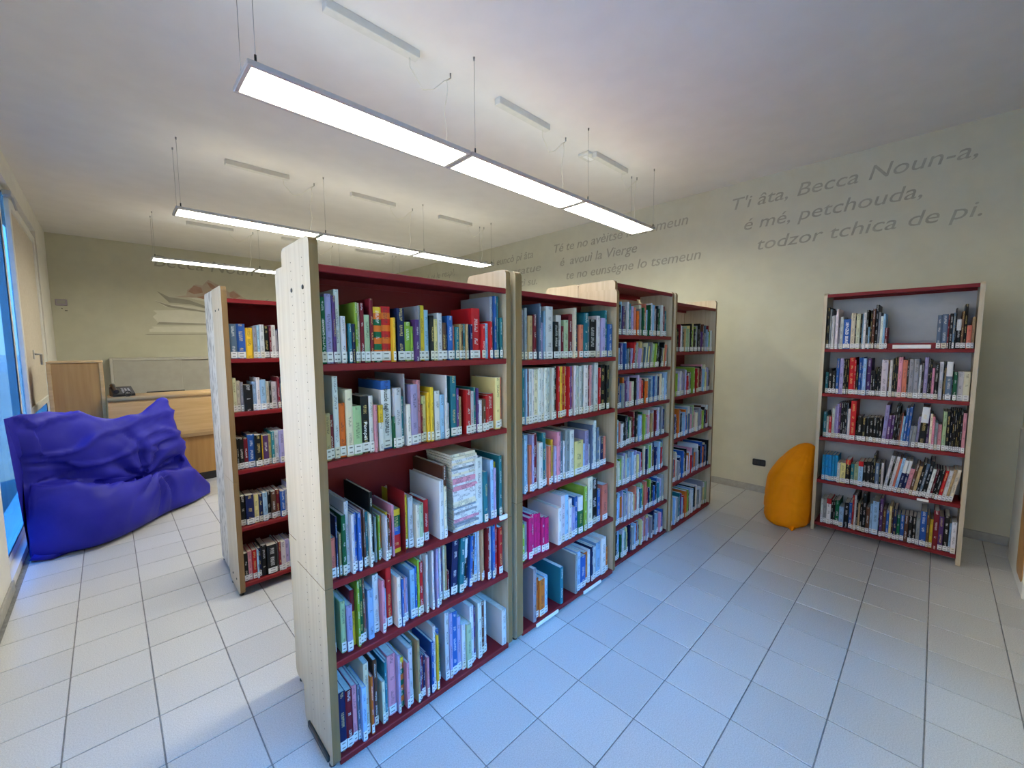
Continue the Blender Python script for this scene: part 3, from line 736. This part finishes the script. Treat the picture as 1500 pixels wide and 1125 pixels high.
LEFTPUSH = {}
ALL = []
bpy.context.view_layer.update()
for case in '123456':
    root, off, Z, cname = CASES[case]
    Mw = root.matrix_world.copy()
    nsh = len(Z)-1
    for si in range(nsh):
        key = case + 'ABCDEFG'[si]
        Lr = {'1': .906, '2': .919, '3': .852, '4': .87, '5': .865, '6': .905}[case]
        if key in SHELF_BOOKS:
            rows = []
            for tkn in SHELF_BOOKS[key].split():
                a, w, h, c = tkn.split(',')
                rows.append((int(a)/1000, int(w)/1000, int(h)/1000, c[0], c[1:] or '0'))
            if case == '6':
                rows += random_shelf(Lr, .18, .225, .014, .035, rows[-1][0]+rows[-1][1]+.002)
        else:
            gap = Z[si]-.027-Z[si+1]
            rows = random_shelf(Lr, min(.17, gap*.68), min(.26, gap*.92), .012, .032)
        lean = LEAN.get(key)
        if lean and lean[2] and lean[1] > 90:
            i0 = lean[0]; u0 = rows[i0][0]; endt = rows[-1][0]+rows[-1][1]+rows[-1][2]*math.sin(R(lean[2]))
            kk = min(1, (Lr-.006-rows[-1][2]*math.sin(R(lean[2]))-u0)/(rows[-1][0]+rows[-1][1]-u0))
            rows = rows[:i0] + [(u0+(q[0]-u0)*kk, q[1]*kk-.0005) + q[2:] for q in rows[i0:]]
        for n, (u, w, h, c, sp) in enumerate(rows):
            gap = Z[si]-.027-Z[si+1]
            h = min(h, gap-.008)
            d = .26 if sp == '7' else min(.265, max(.13, h*rng.uniform(.68, .86)))
            fy = rng.uniform(.010, .034)
            if case == '1' and si >= 2: fy = rng.uniform(.004, .055)
            if sp == '7': fy = .008
            ang = 0
            if lean and lean[0] <= n <= lean[1]: ang = lean[2]
            Ml = Matrix.Translation((off+u, fy, Z[si+1]+.0005))
            if ang:
                Ml = Matrix.Translation((off+u+w, fy, Z[si+1]+.0005)) @ Matrix.Rotation(R(ang), 4, 'Y') @ Matrix.Translation((-w, 0, 0))
            Mt = Mw @ Ml
            q = [project(Mt @ Vector(p)) for p in ((0, 0, 0), (w, 0, 0), (w, 0, h), (0, 0, h))]
            ar = 0
            if all(q):
                ar = abs(sum(q[i][0]*q[(i+1) % 4][1]-q[(i+1) % 4][0]*q[i][1] for i in range(4)))/2
            if case == '6' and q[0] and (q[0][0] > 405 + (q[0][1]-450)*.045): ar = 0
            base = PAL[c]
            j = rng.uniform(.72, 1.02)
            col = tuple(min(.9, v*j*rng.uniform(.93, 1.07)) for v in base)
            lum = sum(col)/3
            tcol = (.03, .03, .04) if lum > .22 else rng.choice([(.75, .75, .75), (.75, .75, .75), (.7, .55, .2)])
            bands = BANDS[sp](c, h) if sp in BANDS else None
            lc = (.68, .68, .68) if rng.random() < .82 else (.62, .58, .48)
            ALL.append(dict(key=key, case=case, si=si, n=n, w=w, h=h, d=d, c=c, col=col, tcol=tcol, bands=bands, M=Mt, ar=ar, lc=lc, seed=rng.uniform(0, 40), sp=sp,
                            lab=(rng.random() < .96 and sp != '7' and w > .006), cname=cname, nsh=nsh))
ALL.sort(key=lambda b_: -b_['ar'])
bulk = MB()
for rank, k in enumerate(ALL):
    w, d, h = k['w'], k['d'], k['h']
    if rank < 300:
        b = MB(); t, r = cover(b, w, d, h, k['col'], k['tcol'], k['bands'], k['seed'])
        o = b.build('book', MAT['cover'])
        o.matrix_world = k['M']
        size = ('tall ' if h > .265 else 'small ' if h < .185 else '')
        th = ('thick ' if w > .027 else 'thin ' if w < .012 else '')
        tag(o, '%s%s%s book, %s from left on %s shelf of %s' % (th, size, CNAME[k['c']], ordinal(k['n']+1), SHELFW[k['nsh']][k['si']], k['cname']), 'book', 'books on the %s shelf of the %s' % (SHELFW[k['nsh']][k['si']], k['cname']))
        b = MB(); pages(b, w, d, h, t, r); b.build('page_block', MAT['paper'], o)
        if k['lab']:
            b = MB(); label(b, w, k['lc']); b.build('spine_label', MAT['label'], o)
        ttl = {('1A', 0): ("TUTTO L'ANNO", 1, (.8, .8, .8), .05, .6), ('1B', 10): ('puzzle degli ANIMALI', 0, (.04, .04, .05), .07, .8), ('1B', 6): ('Pompei', 0, (.85, .85, .85), .055, .42),
               ('5A', 8): ('ENZO BIAGI', 0, (.85, .87, .9), .03, .95)}.get((k['key'], k['n']))
        if ttl:
            tm = mat('title_print', ttl[2], .5)
            ln = (h-.06)*ttl[4]
            if ttl[1]: lettering('title', ttl[0], o, (w*.68, -.0008, ttl[3]), (0, 0, 1), (-1, 0, 0), w*.42, ln, tm, 0)
            else: lettering('title', ttl[0], o, (w*.3, -.0008, ttl[3]+ln), (0, 0, -1), (1, 0, 0), w*.42, ln, tm, 0)
    else:
        t, r = cover(bulk, w, d, h, k['col'], k['tcol'], k['bands'], k['seed'], 0, k['M'])
        pages(bulk, w, d, h, t, r, 1, k['M'])
        if k['lab']: label(bulk, w, k['lc'], mi=2, M=k['M'])
bk = bulk.build('books', [MAT['cover'], MAT['paper'], MAT['label']])
tag(bk, 'thin and distant books filling the remaining shelf rows', 'books', kind='stuff')

# flat stack of magazines on the third shelf of the nearest bookcase
z = .7625
NM = 30
for k in range(NM):
    th = rng.uniform(.0105, .0135)
    w, d = rng.uniform(.146, .156), rng.uniform(.215, .225)
    x, y = -.442 + rng.uniform(0, .006), 1.597 + rng.uniform(0, .014) + .0004*k
    o = empty('magazine', (x, y, z), rng.uniform(-.02, .02))
    b = MB(); c = rng.choice([PAL['W'], PAL['W'], PAL['I'], PAL['G'], PAL['K']])
    b.v = [(0, 0, 0), (w, 0, 0), (w, .002, th), (0, .002, th), (0, d, 0), (w, d, 0), (w, d, th), (0, d, th)]
    sd = rng.uniform(0, 30)
    b.face([0, 1, 2, 3], 0, False, c, (.05, .05, .07), [(.2, sd), (.2, sd+w), (.8, sd+w), (.8, sd)])
    for f in ([3, 2, 6, 7], [0, 4, 5, 1]): b.face(f, 0, False, c, c)
    me = b.build('cover', MAT['cover'], o)
    MB().box(.001, w-.001, .004, d-.002, .001, th-.001).build('page_block', MAT['paper'], o)
    pos = 'bottom magazine' if k == 0 else 'top magazine' if k == NM-1 else ('%s magazine from the bottom' % ordinal(k+1))
    tag(o, '%s of the flat stack in the nearest bookcase' % pos, 'magazine', 'stack of flat magazines')
    z += th + .0003
# red metal bookend on the same shelf
o = empty('bookend', (-.700, 1.60, .7625), 0, 'red metal bookend on third shelf of the nearest bookcase', 'bookend')
MB().box(0, .003, .0, .15, 0, .27, 0, .001).build('upright', MAT['red'], o)
MB().box(-.035, 0, .0, .10, 0, .0015).build('base', MAT['red'], o)

# ------------------------------------------------------------------ pendant lamps
def lamp(x0, yc, k, row, lab):
    Ln, Wd, zb, zt = 1.212, .280, 2.85, 2.874
    root = empty('pendant_lamp', (x0, yc-Wd/2, zb), 0, lab, 'lamp', 'suspended panel lamps')
    e = .021; b = MB(); hh = zt-zb
    b.box(0, Ln, 0, e, 0, hh, 0, .003); b.box(0, Ln, Wd-e, Wd, 0, hh, 0, .003)
    b.box(0, e, e, Wd-e, 0, hh, 0, .003); b.box(Ln-e, Ln, e, Wd-e, 0, hh, 0, .003)
    b.build('frame', MAT['alu'], root)
    MB().box(e, Ln-e, e, Wd-e, .0035, .0085).build('diffuser', MAT['lamp_down'], root)
    MB().box(e, Ln-e, e, Wd-e, hh-.008, hh-.003).build('uplight_panel', MAT['lamp_up'], root)
    ends = [(.035, .012)] + ([(.035, Wd-.012)] if k == 0 else []) + ([(Ln-.03, .012), (Ln-.03, Wd-.012)] if k == 2 else [])
    for x, y in ends:
        MB().tube([(x, y, hh), (x, y, H-zb-.001)], .0014, 6).build('suspension_wire', MAT['steel'], root)
        MB().tube([(x, y, H-zb-.02), (x, y, H-zb)], .006, 8).build('ceiling_hook', MAT['steel'], root)
        MB().tube([(x, y, hh-.002), (x, y, hh+.03)], .005, 8).build('wire_clamp', MAT['black'], root)
    top = H-zb
    MB().box(.42, .42+.56, Wd/2-.028+.08, Wd/2+.028+.08, top-.048, top, 0, .003).build('driver_box', MAT['driver'], root)
    rg = random.Random(k*7+row)
    ya = Wd/2+.10
    P = [(.93, ya-.01, top-.048), (.935, ya, top-.09), (1.0, ya, top-.16), (1.03, ya+.01, top-.185), (1.12, ya+.02, top-.14), (1.20, ya+.01, top-.06), (Ln+.03, ya, top-.03)]
    z = top-.06; i = 0
    while z > hh:
        P.append((Ln-.03 + .010*math.sin(i*1.3) + .03*(z/top), ya - .004*math.cos(i*.9), z)); z -= .055; i += 1
    P.append((Ln-.06, ya, hh-.004))
    MB().tube(P, .0028, 6).build('power_cable', MAT['cable'], root)
    MB().tube([(Ln+.03, ya, top-.03), (Ln+.03, ya, top)], .005, 8).build('cable_hook', MAT['steel'], root)
    return root
pos = ['nearest to the window', 'in the middle', 'nearest to the lettered wall']
rowname = ['front', 'middle', 'back']
for r_, yc in enumerate((2.315, 4.84, 7.50)):
    for k in range(3):
        lamp(-1.055 + k*1.222, yc, k, r_, 'lit white panel lamp in the %s lamp row, %s' % (rowname[r_], pos[k]))
o = empty('emergency_light', (1.82, 2.47, H), 0, 'small white ceiling box beside the front lamp row', 'ceiling light')
MB().box(-.085, .085, -.06, .06, -.03, 0, 0, .006).build('housing', MAT['driver'], o)
MB().box(-.06, .06, -.02, .02, -.033, -.029, 0, .001).build('lens', MAT['outside'], o)

# ------------------------------------------------------------------ reception desk and what stands by it
o = empty('reception_desk', (-1.59, 6.34, 0), 0, 'honey wood reception desk with rounded front by the back wall', 'desk')
Wd = 2.1
MB().prism([(.095, .002), (.6, .002), (.6, .10), (.095, .10)], 'x', .03, Wd).build('plinth', MAT['black'], o)
MB().prism([(.085, .10), (.62, .10), (.62, .62), (.085, .62)], 'x', .012, Wd).build('lower_panel', MAT['desk_dark'], o)
pr = [(.03, .60), (.045, .575), (.09, .57), (.12, .60), (.12, 1.07), (.03, 1.07), (.022, 1.04), (.018, .9), (.015, .72), (.012, .66), (.018, .62)]
MB().prism(pr, 'x', .012, Wd, smooth=False).build('upper_panel', MAT['desk'], o)
pr = rounded(0, .42, 1.07, 1.118, .020, 5)
MB().prism(pr, 'x', .0, Wd, smooth=True).build('counter_top', MAT['desk'], o)
MB().prism(rounded(.012, .62, .10, 1.07, .03, 4, (0, 0, 0, 0)), 'x', 0, .012).build('end_panel', MAT['desk'], o)
MB().prism([(.42, .70), (1.1, .70), (1.1, .735), (.42, .735)], 'x', .10, Wd).build('work_surface', MAT['desk'], o)
MB().box(.1, .14, 1.0, 1.05, 0, .70).box(Wd-.06, Wd-.02, 1.0, 1.05, 0, .70).build('leg', MAT['black'], o)

o = empty('wood_cabinet', (-2.02, 6.50, 0), 0, 'tall plain oak cabinet end left of the reception desk', 'cabinet')
MB().box(0, .415, .002, .45, .002, 1.50, 0, .006).build('body', MAT['desk_dark'], o)
MB().box(-.003, .418, -.006, .455, 1.50, 1.522, 0, .006).build('top', MAT['desk'], o)
MB().box(.385, .418, -.008, .002, .002, 1.50, 0, .004).box(-.003, .03, -.008, .002, .002, 1.50, 0, .004).build('edge_strip', MAT['desk'], o)

o = empty('metal_cabinet', (-1.54, 9.25, 0), 0, 'low grey metal cabinet with sliding doors against the back wall', 'cabinet')
b = MB(); W = 1.85
b.box(0, .035, 0, .45, .002, 1.508, 0, .004); b.box(W-.035, W, 0, .45, .002, 1.508, 0, .004)
b.box(.035, W-.035, 0, .45, 1.468, 1.508, 0, .004); b.box(.035, W-.035, 0, .45, .002, .07, 0, .004); b.box(.035, W-.035, .43, .45, .07, 1.468)
b.build('frame', MAT['cabinet_frame'], o)
MB().box(.035, .90, .012, .03, .07, 1.468, 0, .003).build('door', MAT['cabinet'], o)
MB().box(.86, W-.035, .034, .052, .07, 1.468, 0, .003).build('door', MAT['cabinet'], o)

o = empty('monitor', (-1.02, 7.30, .736), 0, 'black computer monitor behind the reception desk', 'monitor')
MB().box(-.20, .20, -.012, .018, .10, .355, 0, .006).build('screen', MAT['black'], o)
MB().tube([(0, .03, .0), (0, .03, .2)], .02, 10).build('stand', MAT['black'], o)
MB().box(-.11, .11, -.05, .11, 0, .012, 0, .004).build('foot', MAT['black'], o)

o = empty('telephone', (-1.47, 6.52, 1.119), .15, 'black desk telephone at left end of the reception counter', 'telephone')
MB().prism([(-.09, .0), (.11, .0), (.11, .09), (.09, .10), (-.09, .025)], 'x', -.085, .10).build('body', MAT['black'], o)
b = MB(); b.tube([(-.055, -.085, .055), (-.055, -.05, .060), (-.055, .06, .112), (-.055, .10, .115)], [.024, .016, .016, .026], 10)
b.build('handset', MAT['black'], o)
b = MB()
for i in range(3):
    for j in range(4): b.box(.0+i*.027, .018+i*.027, -.06+j*.03, -.042+j*.03, .035+j*.012, .047+j*.012, 0, .002)
b.build('keypad', MAT['alu'], o)
ring = [(.03+.028*math.cos(t*math.pi/8), -.13, .030+.028*math.sin(t*math.pi/8)) for t in range(17)]
MB().tube(ring, .006, 8).build('coiled_cord', MAT['black'], o)

# ------------------------------------------------------------------ bean bags
def catmull(P, t):
    n = len(P)-1; t = max(0, min(n-1e-6, t)); i = int(t); f = t-i
    a, b_, c, d = P[max(i-1, 0)], P[i], P[i+1], P[min(i+2, n)]
    return .5*((2*b_) + (c-a)*f + (2*a-5*b_+4*c-d)*f*f + (3*b_-a-3*c+d)*f**3)
ST = [
 [(-2.085, 4.915, .01), (-2.09, 4.90, .24), (-2.095, 4.955, .50), (-2.10, 5.02, .61), (-2.10, 5.01, .78), (-2.105, 4.86, .99), (-2.108, 4.58, 1.16)],
 [(-2.05, 4.90, .01), (-2.045, 4.865, .28), (-2.035, 4.945, .53), (-2.03, 5.06, .60), (-2.03, 5.03, .76), (-2.03, 4.98, .97), (-2.06, 4.88, 1.15)],
 [(-1.93, 4.87, .01), (-1.91, 4.825, .285), (-1.89, 4.965, .535), (-1.89, 5.175, .555), (-1.89, 5.125, .735), (-1.88, 5.15, .93), (-1.91, 5.26, 1.115)],
 [(-1.698, 4.878, .01), (-1.68, 4.828, .271), (-1.668, 4.998, .477), (-1.665, 5.258, .455), (-1.653, 5.218, .653), (-1.641, 5.238, .834), (-1.635, 5.398, 1.012)],
 [(-1.478, 5.064, .01), (-1.464, 5.014, .247), (-1.447, 5.184, .418), (-1.407, 5.484, .385), (-1.406, 5.424, .611), (-1.409, 5.424, .80), (-1.395, 5.564, 1.003)],
 [(-1.232, 5.371, .01), (-1.219, 5.321, .20), (-1.188, 5.491, .386), (-1.166, 5.751, .375), (-1.111, 5.711, .599), (-1.104, 5.711, .82), (-1.148, 5.791, 1.089)],
 [(-1.001, 5.557, .01), (-.991, 5.527, .126), (-.968, 5.637, .306), (-.957, 5.777, .305), (-.972, 5.837, .343), (-1.007, 5.877, .389), (-1.049, 5.917, .428)],
 [(-.817, 5.789, .008), (-.815, 5.789, .032), (-.81, 5.809, .074), (-.81, 5.839, .095), (-.812, 5.869, .10), (-.815, 5.889, .105), (-.818, 5.909, .10)]]
rear = [(.04, .0), (.15, .12), (.25, .25), (.42, .35), (.42, .35), (.35, .30), (.15, .15), (.04, .03)]
def blue_bag():
    rows = []
    for i, st in enumerate(ST):
        p = [Vector(q) for q in st]; rg_ = p[-1]
        a, b_ = rear[i]
        ry = max(rg_.y, p[3].y)
        p.append(Vector((max(-2.11, rg_.x), (ry*2+rg_.y)/3 + a*.6, rg_.z*.72)))
        p.append(Vector((max(-2.11, rg_.x), ry + a, rg_.z*.35)))
        p.append(Vector((max(-2.11, rg_.x), ry + b_, .01)))
        rows.append(p)
    nu, nv = 110, 100
    V = []
    for iu in range(nu+1):
        s = iu/nu*(len(rows)-1)
        ring_ = [catmull([r[j] for r in rows], s) for j in range(len(rows[0]))]
        n = len(ring_)
        line = []
        for iv in range(nv):
            t = iv/nv*n; i0 = int(t); f = t-i0
            a, b_, c, d = (ring_[(i0-1) % n], ring_[i0 % n], ring_[(i0+1) % n], ring_[(i0+2) % n])
            line.append(.5*((2*b_) + (c-a)*f + (2*a-5*b_+4*c-d)*f*f + (3*b_-a-3*c+d)*f**3))
        V.append(line)
    cen = [sum(l, Vector())/nv for l in V]
    focus = Vector((-1.40, 5.47, .42))
    out = []
    for iu in range(nu+1):
        for iv in range(nv):
            p = V[iu][iv]
            du = V[min(iu+1, nu)][iv]-V[max(iu-1, 0)][iv]; dv = V[iu][(iv+1) % nv]-V[iu][(iv-1) % nv]
            nn = dv.cross(du); nn = nn.normalized() if nn.length > 1e-9 else Vector((0, 0, 1))
            if nn.dot(p-cen[iu]) < 0: nn = -nn
            q = p-focus; r_ = q.length
            th = math.atan2(q.z, q.x*.83+q.y*.56)
            fold = math.exp(-(r_/.40)**2)
            wob = noise.noise(p*2.3)*3.5
            d = .095*fold*(abs(math.sin(th*3.4+wob*.7))**.5-.55) + .022*fold*abs(math.sin(th*7+wob*1.5))
            d += .020*noise.noise(p*3.1) + .010*noise.noise(p*7.3+Vector((3, 1, 2)))
            ridge = noise.noise(Vector((p.x*2.2, p.y*2.2, p.z*7.5))+Vector((5, 0, 0)))
            d += .034*(1-min(1, abs(ridge)*4.0))*min(1, max(0, (p.z-.42)/.2))
            up_ = min(1, p.z/.15)
            out.append(p + nn*d*up_*min(1, min(iu, nu-iu)/16))
    b = MB()
    for p in out: b.v.append((max(-2.118, p.x), p.y, max(.002, p.z)))
    for iu in range(nu):
        for iv in range(nv):
            l = (iv+1) % nv
            b.face([iu*nv+iv, iu*nv+l, (iu+1)*nv+l, (iu+1)*nv+iv], 0, True)
    b.face([iv for iv in range(nv)][::-1], 0); b.face([nu*nv+iv for iv in range(nv)], 0)
    return b
o = blue_bag().build('bean_bag', MAT['blue'])
tag(o, 'large blue bean bag slumped against the window', 'bean bag')

f = MB()
f.v = [(-2.09, 4.93, .004), (-1.86, 4.90, .004), (-1.98, 4.80, .012), (-2.10, 4.86, .02), (-2.05, 4.90, .075), (-1.95, 4.885, .06)]
for q in ((3, 2, 5, 4), (2, 1, 5), (3, 4, 0), (0, 1, 2, 3), (0, 4, 5, 1)): f.face(list(q), 0, True)
f.build('corner_flap', MAT['blue'], o)

def orange_bag():
    # (z, cx, cy, rx, ry)
    K = [(.004, 2.92, .955, .20, .155), (.05, 2.92, .955, .255, .185), (.16, 2.93, .955, .265, .188), (.30, 2.95, .955, .262, .186), (.42, 2.98, .950, .245, .178),
         (.54, 3.02, .920, .205, .150), (.64, 3.05, .885, .145, .112), (.70, 3.06, .862, .085, .075), (.728, 3.06, .85, .035, .035), (.735, 3.06, .85, .004, .004)]
    K = [Vector(k[:3]).to_4d() for k in K] and K
    nz_, na = 80, 96; b = MB(); 
    for i in range(nz_+1):
        t = i/nz_*(len(K)-1)
        z, cx, cy, rx, ry = [catmull([k[j] for k in K], t) for j in range(5)]
        for a in range(na):
            th = 2*math.pi*a/na
            p = Vector((cx+rx*math.cos(th), cy+ry*math.sin(th), z))
            g = noise.noise(Vector((th*1.2, z*9, 1.7)))
            g2 = noise.noise(Vector((math.cos(th)*1.1+4, math.sin(th)*1.1, z*8.5+math.cos(th)*1.2)))
            d = -.010*max(0, 1-abs(g2)*6) + .007*noise.noise(p*5)
            d -= .012*max(0, 1-abs(((th*6/(2*math.pi)) % 1)-.5)*14)*.5
            k = min(1, rx/.15)
            p += Vector((math.cos(th), math.sin(th), 0))*d*k
            b.v.append((p.x, max(.7625, p.y), max(.002, p.z)))
    for i in range(nz_):
        for a in range(na):
            l = (a+1) % na
            b.face([i*na+a, i*na+l, (i+1)*na+l, (i+1)*na+a], 0, True)
    b.face(list(range(na))[::-1], 0); b.face([nz_*na+a for a in range(na)], 0)
    return b
o = orange_bag().build('bean_bag', MAT['orange'])
tag(o, 'small upright orange bean bag beside the freestanding bookcase', 'bean bag')
f = MB(); f.v = [(2.76, .93, .012), (2.80, .84, .012), (2.67, .862, .004), (2.75, .90, .05), (2.78, .85, .05)]
for q in ((0, 2, 3), (2, 4, 3), (2, 1, 4), (0, 1, 2), (0, 3, 4, 1)): f.face(list(q), 0)
f.build('corner_flap', MAT['orange'], o)
